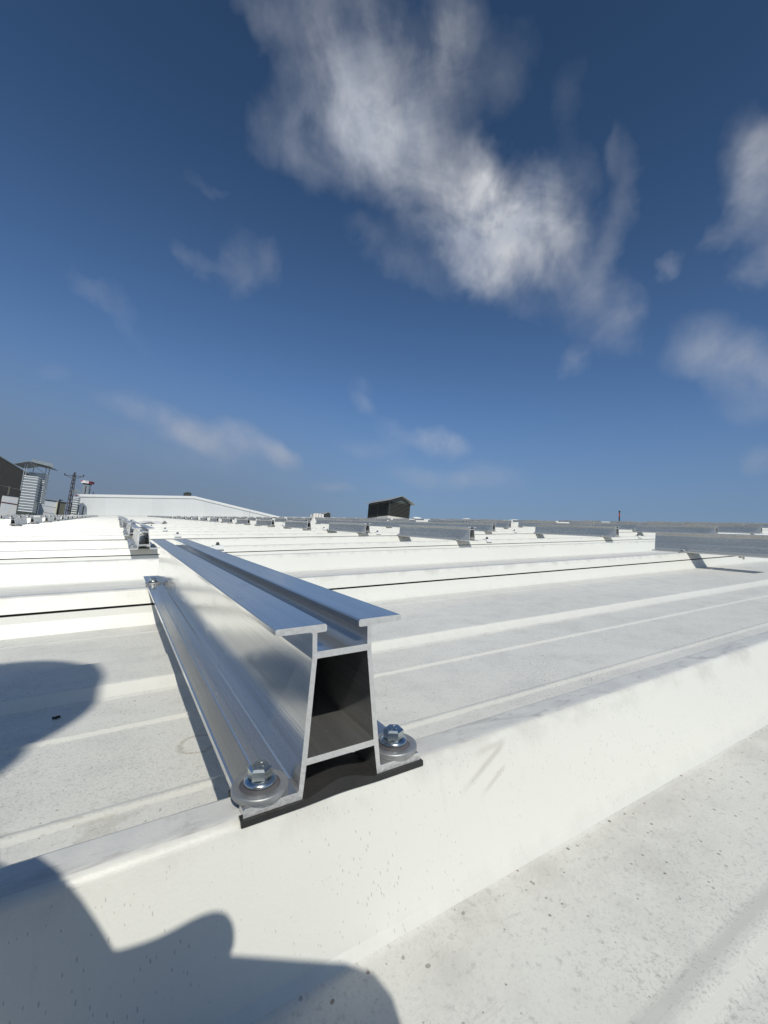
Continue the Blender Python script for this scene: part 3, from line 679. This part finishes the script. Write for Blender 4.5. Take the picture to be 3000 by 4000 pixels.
# lattice pylon
M_LAT = plain('weathered_brown_steel', (.085, .065, .06), .6, .2)
t, k = px_thing('lattice_pylon', 264, 2014, 470); tag(t, 'brown lattice power pylon with one crossarm and insulators', 'pylon')
mb = MB(); hb, ht, wb, wt = -10, 165*k, 6.5*k, 3.4*k
def leg(i, z):
    f = (z-hb)/(ht-hb); w_ = wb+(wt-wb)*f; sx, sy = ((-1,-1),(1,-1),(1,1),(-1,1))[i]; return Vector((sx*w_, sy*w_, z))
for i in range(4): mb.bar(leg(i, hb), leg(i, ht), 1.5*k)
part('tower_legs', mb, M_LAT, t); mb = MB(); n = 13
for j in range(n):
    za = hb+(ht-hb)*j/n; zb = hb+(ht-hb)*(j+1)/n
    for i in range(4):
        if (i+j) % 2: mb.bar(leg(i, za), leg((i+1) % 4, zb), .9*k)
        else: mb.bar(leg((i+1) % 4, za), leg(i, zb), .9*k)
part('lattice', mb, M_LAT, t)
mb = MB(); mb.bar((-38*k,0,158*k), (37*k,0,158*k), 1.8*k); mb.bar((-36*k,0,158*k), (-4*k,0,148*k), 1.3*k); mb.bar((36*k,0,158*k), (4*k,0,148*k), 1.3*k); part('crossarm', mb, M_LAT, t)
for x, z, s in ((-38, 159, 1), (37, 159, 1), (0, 164, 1.4)):
    mb = MB(); mb.lathe([(0,0),(2.4*k*s,.5*k),(1.6*k*s,2*k),(2.8*k*s,3*k),(1.6*k*s,4.5*k),(2.6*k*s,5.5*k*s),(0,7*k*s)], (x*k,0,z*k), 10); part('insulator', mb, M_DARK, t)
# small duct tower with a bare gable frame
t, k = px_thing('duct_tower', 272, 2014, 396, .3); tag(t, 'short ribbed duct tower with an open gable frame beside the pylon', 'duct tower')
mb = MB(); corrugated(mb, 2*k, 20*k, 0, 20*k, -10, 74*k, 13, .8*k); part('duct', mb, [M_CORR, M_RIBL], t)
for x in (3, 19):
    mb = MB(); mb.bar((x*k, 1*k, 74*k), (x*k, 1*k, 95*k), 1.6*k); part('post', mb, M_STEEL, t)
mb = MB(); canopy(mb, 2*k, 20*k, 0, 20*k, 92*k, 11*k, 6*k, 1.2*k); part('canopy', mb, M_LEDGE, t)
mb = MB(); mb.box((5*k, 4*k, 80*k), (15*k, 12*k, 84*k)); part('red_box', mb, plain('faded_red', (.22, .08, .07), .6), t)
# third tower behind the white hall with a white and red hood
t, k = px_thing('duct_tower', 318, 1935, 560, .1); tag(t, 'pale duct tower with a white and red hood above the white hall', 'duct tower')
mb = MB(); mb.box((0, 0, -40*k), (21*k, 18*k, 48*k)); mb.box((-1*k, -1*k, 6*k), (22*k, 19*k, 9*k)); part('duct', mb, M_STEEL, t)
mb = MB(); mb.box((-1*k, -1*k, 44.2*k), (22*k, 19*k, 48.4*k)); part('collar', mb, M_DARK, t)
mb = MB(); mb.prism([(-6*k, 49*k), (22*k, 48.6*k), (22*k, 58*k), (-6*k, 59.5*k)], 'y', -6*k, 16*k); part('hood', mb, M_TRIM, t)
mb = MB(); mb.box((22.1*k, -6*k, 49*k), (32*k, 16*k, 57.6*k)); part('red_end', mb, plain('dark_red', (.16, .02, .03), .5), t)
mb = MB(); mb.box((-7*k, -6.3*k, 54*k), (-1*k, -6.01*k, 59*k)); mb.box((10*k, -6.3*k, 53*k), (19*k, -6.01*k, 55*k)); part('red_mark', mb, M_RED, t)
# guy wires
def wire(a, b, lab, r=.045, sag=1.0):
    A, B = at_depth(*a), at_depth(*b); pts = [A.lerp(B, i/12) - Vector((0,0,sag*4*(i/12)*(1-i/12))) for i in range(13)]
    mb = MB(); mb.tube([p - A for p in pts], r, 5); tag(solo('guy_wire', mb, M_STEEL, A), lab, 'wire')
wire((152, 1871, 302), (224, 1944, 352), 'thin wire from the big duct tower down to the olive shed', .06, .6)
wire((330, 1960, 420), (396, 2012, 425), 'thin wire slanting down in front of the white hall', .06, .2)
wire((-30, 1885, 330), (75, 1912, 340), 'thin wire crossing the black building wall', .06, .4)

# ------------------------------------------------------------------ loose bits on the roof
def scrap(name, loc, w, d, h, mt, lab, cat, seed=0, rot=0.):
    rnd = random.Random(seed); n = 7; mb = MB(); vs = []
    for i in range(n):
        for j in range(n):
            x = (i/(n-1)-.5)*w*(1+.3*rnd.uniform(-1,1)); y = (j/(n-1)-.5)*d*(1+.3*rnd.uniform(-1,1))
            vs.append(Vector((x*math.cos(rot)-y*math.sin(rot), x*math.sin(rot)+y*math.cos(rot), .01+h*abs(rnd.gauss(0,.6)))))
    fs = [(i*n+j, (i+1)*n+j, (i+1)*n+j+1, i*n+j+1) for i in range(n-1) for j in range(n-1)]
    mb.add(vs + [v-Vector((0,0,.008)) for v in vs], fs + [tuple(k+n*n for k in reversed(f)) for f in fs], 0, True)
    tag(solo(name, mb, mt, loc), lab, cat)
M_LEAF = plain('dry_leaf', (.05, .035, .025), .8)
scrap('plastic_scrap', (3.2, 54.0, -.05), 3.0, 1.4, .3, M_SACK, 'crumpled white plastic scrap right of the small rail line', 'scrap', 3)
scrap('leaf', (-.345, 3.87, -H), .04, .018, .012, M_LEAF, 'black dried leaf flake in the shadow left of the large rail', 'leaf', 4, .4)
scrap('leaf', (3.42, 6.55, -H), .09, .06, .05, M_LEAF, 'tiny brown leaf against the second rib right of the large rail', 'leaf', 6)
mb = MB(); mb.tube([(0,-.1,-.22),(.03,-.13,-.28),(.12,-.16,-.27),(.2,-.19,-.22),(.27,-.2,-.27),(.25,-.22,-.36)], [.02,.028,.03,.03,.026,.012], 8)
tag(solo('strap', mb, plain('brown_strap', (.20, .17, .13), .7), (18.3, 6.83, .03)), 'twisted brown strap end caught in the seam under the right rail', 'strap')
mb = MB(); mb.box((0,0,0),(9,1.0,.3)); tag(solo('board', mb, M_TRIM, (-3, 240, .0)), 'thin white board lying across the far end of the small rail line', 'board')

# ------------------------------------------------------------------ the photographer, crouched behind the lens (casts the shadows)
def B(a, b, d): return CAM + RGT*a + UPV*b + FWD*d
M_SKIN = plain('skin', (.42, .27, .20), .5, 0, .08, 30); M_SHIRT = plain('navy_shirt', (.05, .06, .09), .8, 0, .15, 20); M_TROUS = plain('work_trousers', (.08, .08, .075), .85, 0, .15, 20)
M_HAIR = plain('dark_hair', (.02, .016, .013), .6, 0, .3, 60); M_BOOT = plain('boot_leather', (.06, .04, .03), .6, 0, .2, 30)
def skin_obj(name, nodes, edges, mt, root=0, sub=2):
    me = bpy.data.meshes.new(name); me.from_pydata([p[0]*U for p in nodes], edges, []); me.materials.append(mt)
    o = bpy.data.objects.new(name, me); COL.objects.link(o)
    md = o.modifiers.new('skin', 'SKIN'); me.skin_vertices.new() if not me.skin_vertices else None
    for i, p in enumerate(nodes):
        r = p[1]*U; rx, ry = (r, r) if len(p) < 3 else (r, p[2]*U)
        me.skin_vertices[0].data[i].radius = (rx, ry)
    for i in range(len(nodes)): me.skin_vertices[0].data[i].use_root = (i == root)
    md.use_smooth_shade = True
    if sub: s_ = o.modifiers.new('sub', 'SUBSURF'); s_.levels = sub; s_.render_levels = sub
    return o
hip = B(-1.9, 1.5, -4.9); chest = B(-1.15, 4.6, -4.35); neck0 = B(-.80, 5.55, -4.1); neck1 = B(-.74, 6.15, -4.05)
shL = B(-1.3, 5.6, -2.75); elL = B(-1.95, 2.80, -1.7); wrL = B(-.80, .72, -.30)
shR = B(-1.3, 5.5, -5.7); elR = B(-1.0, 3.3, -6.7); wrR = B(.15, 2.95, -5.7)
hL = B(-1.8, 1.45, -4.2); kL = B(1.1, 2.75, -3.7); fL = B(-.35, -1.05, -3.9)
hR = B(-1.8, 1.45, -5.6); kR = B(1.1, 2.7, -6.1); fR = B(-.35, -1.05, -6.0)
headc = B(-.68, 6.95, -4.0); face = (RGT*.35 + FWD*.75 - UPV*.45).normalized()
body_n = [(hip, 1.25, 1.0), (hip.lerp(chest, .5), 1.15, .95), (chest, 1.35, 1.0), (neck0, .72), (neck1, .62), (headc - face*.05, .88, .80), (headc + UPV*.45 + face*.02, .74, .72),
          (shL, .58), (shL.lerp(elL, .5), .50), (elL, .42), (elL.lerp(wrL, .35), .42), (wrL, .27, .23),
          (shR, .58), (shR.lerp(elR, .5), .50), (elR, .42), (elR.lerp(wrR, .35), .40), (wrR, .27, .23),
          (hL, .85), (hL.lerp(kL, .5), .78), (kL, .60), (kL.lerp(fL, .4), .56), (fL, .36), (hR, .85), (hR.lerp(kR, .5), .78), (kR, .60), (kR.lerp(fR, .4), .56), (fR, .36)]
body_e = [(0,1),(1,2),(2,3),(3,4),(4,5),(5,6),(2,7),(7,8),(8,9),(9,10),(10,11),(2,12),(12,13),(13,14),(14,15),(15,16),(0,17),(17,18),(18,19),(19,20),(20,21),(0,22),(22,23),(23,24),(24,25),(25,26)]
# palm and fingers of the hand on the phone, and of the hand on the knee
def add_hand(wi, palm, knuckles):
    body_n.append((palm, .34, .20)); pi = len(body_n)-1; body_e.append((wi, pi))
    for ch in knuckles:
        prev = pi
        for p, r in ch: body_n.append((p, r)); body_e.append((prev, len(body_n)-1)); prev = len(body_n)-1
add_hand(11, B(-.47, .37, -.13), [
    [(B(-.34, .26, -.10), .08), (B(-.18, .31, -.07), .072), (B(-.05, .40, -.06), .070), (B(.02, .425, -.055), .060)],
    [(B(-.33, .12, .0), .085), (B(-.25, .08, .04), .075), (B(-.16, .05, .045), .060)],
    [(B(-.33, -.06, .0), .085), (B(-.25, -.10, .04), .072), (B(-.17, -.12, .045), .058)],
    [(B(-.34, -.22, -.02), .078), (B(-.27, -.26, .03), .065), (B(-.20, -.28, .04), .052)],
    [(B(-.36, .0, -.22), .10), (B(-.22, -.12, -.20), .085), (B(-.10, -.20, -.16), .068)]])
add_hand(16, B(.65, 3.25, -5.75), [[(B(1.1, 3.40+.0*i, -5.45-.2*i), .09), (B(1.45, 3.25, -5.40-.22*i), .08), (B(1.65, 2.95, -5.38-.23*i), .065)] for i in range(4)] + [[(B(.75, 3.3, -5.4), .10), (B(1.0, 3.3, -5.2), .085), (B(1.2, 3.15, -5.08), .07)]])
person = skin_obj('person', body_n, body_e, M_SKIN, 0, 2)
place(person); tag(person, 'person crouching behind the camera and holding up a phone', 'person')
def garment(name, nodes, edges, mt, root=0):
    o = skin_obj(name, nodes, edges, mt, root, 2); o.parent = person; return o
garment('shirt', [(hip + UPV*.2, 1.42, 1.15), (hip.lerp(chest, .5), 1.32, 1.1), (chest, 1.50, 1.14), (neck0 - UPV*.25, .74), (shL, .72), (shL.lerp(elL, .5), .64), (elL, .55), (elL.lerp(wrL, .35), .54), (elL.lerp(wrL, .86), .40), (shR, .72), (shR.lerp(elR, .5), .64), (elR, .55), (elR.lerp(wrR, .35), .52), (elR.lerp(wrR, .85), .38)],
        [(0,1),(1,2),(2,3),(2,4),(4,5),(5,6),(6,7),(7,8),(2,9),(9,10),(10,11),(11,12),(12,13)], M_SHIRT)
garment('trousers', [(hip, 1.45, 1.18), (hL, 1.0), (hL.lerp(kL, .5), .92), (kL, .72), (kL.lerp(fL, .4), .70), (kL.lerp(fL, .88), .52), (hR, 1.0), (hR.lerp(kR, .5), .92), (kR, .72), (kR.lerp(fR, .4), .70), (kR.lerp(fR, .88), .52)],
        [(0,1),(1,2),(2,3),(3,4),(4,5),(0,6),(6,7),(7,8),(8,9),(9,10)], M_TROUS)
for f_ in (fL, fR):
    garment('boot', [(f_ + UPV*.25, .44), (f_ - UPV*.05, .46), (f_ + RGT*.9 - UPV*.12, .42, .32), (f_ + RGT*1.5 - UPV*.18, .36, .24)], [(0,1),(1,2),(2,3)], M_BOOT)
def ell(name, c, r, mt, ax=None, n=20, cut=None):
    mb = MB(); up_ = UPV; rt_ = face.cross(up_).normalized(); u2 = rt_.cross(face); vs = []; fs = []
    for a in range(n+1):
        for j in range(n):
            th_ = math.pi*a/n; ph_ = 2*math.pi*j/n
            vs.append(c + rt_*(r[0]*math.sin(th_)*math.cos(ph_)) + face*(r[1]*math.sin(th_)*math.sin(ph_)) + u2*(r[2]*math.cos(th_)))
    for a in range(n):
        for j in range(n): fs.append((a*n+j, a*n+(j+1) % n, (a+1)*n+(j+1) % n, (a+1)*n+j))
    mb.add(vs, fs, 0, True); return part(name, mb, mt, person)
rt_ = face.cross(UPV).normalized(); u2 = rt_.cross(face)
ell('hair', headc + u2*.36 - face*.22, (.95, 1.02, .88), M_HAIR)
for s in (-1, 1):
    ell('eye', headc + face*.80 + rt_*.32*s + u2*.02, (.13, .09, .09), M_TRIM); ell('ear', headc + rt_*.86*s - u2*.05 - face*.05, (.12, .2, .3), M_SKIN)
ell('nose', headc + face*.92 - u2*.22, (.15, .20, .26), M_SKIN); ell('mouth', headc + face*.80 - u2*.52, (.28, .10, .07), M_RED)
# phone in the hand
ph = empty('phone'); tag(ph, 'black phone held upright in the crouching person hand', 'phone')
mb = MB(); f4 = [(-.27, -1.15), (.49, -1.15), (.49, .20), (.455, .285), (.37, .32), (-.17, .32), (-.245, .29), (-.27, .21)]
def slab(poly, d0, d1):
    mb = MB(); n = len(poly); vs = [B(a, b, d0) for a, b in poly] + [B(a, b, d1) for a, b in poly]
    mb.add(vs, [(i, (i+1) % n, n+(i+1) % n, n+i) for i in range(n)] + [tuple(range(n)), tuple(range(n, 2*n))]); return mb
part('case', slab(f4, -.10, -.025), M_DARK, ph)
part('screen', slab([(-.24,-1.1),(.46,-1.1),(.46,.27),(-.24,.27)], -.104, -.1005), plain('dark_glass', (.01,.01,.012), .08), ph)
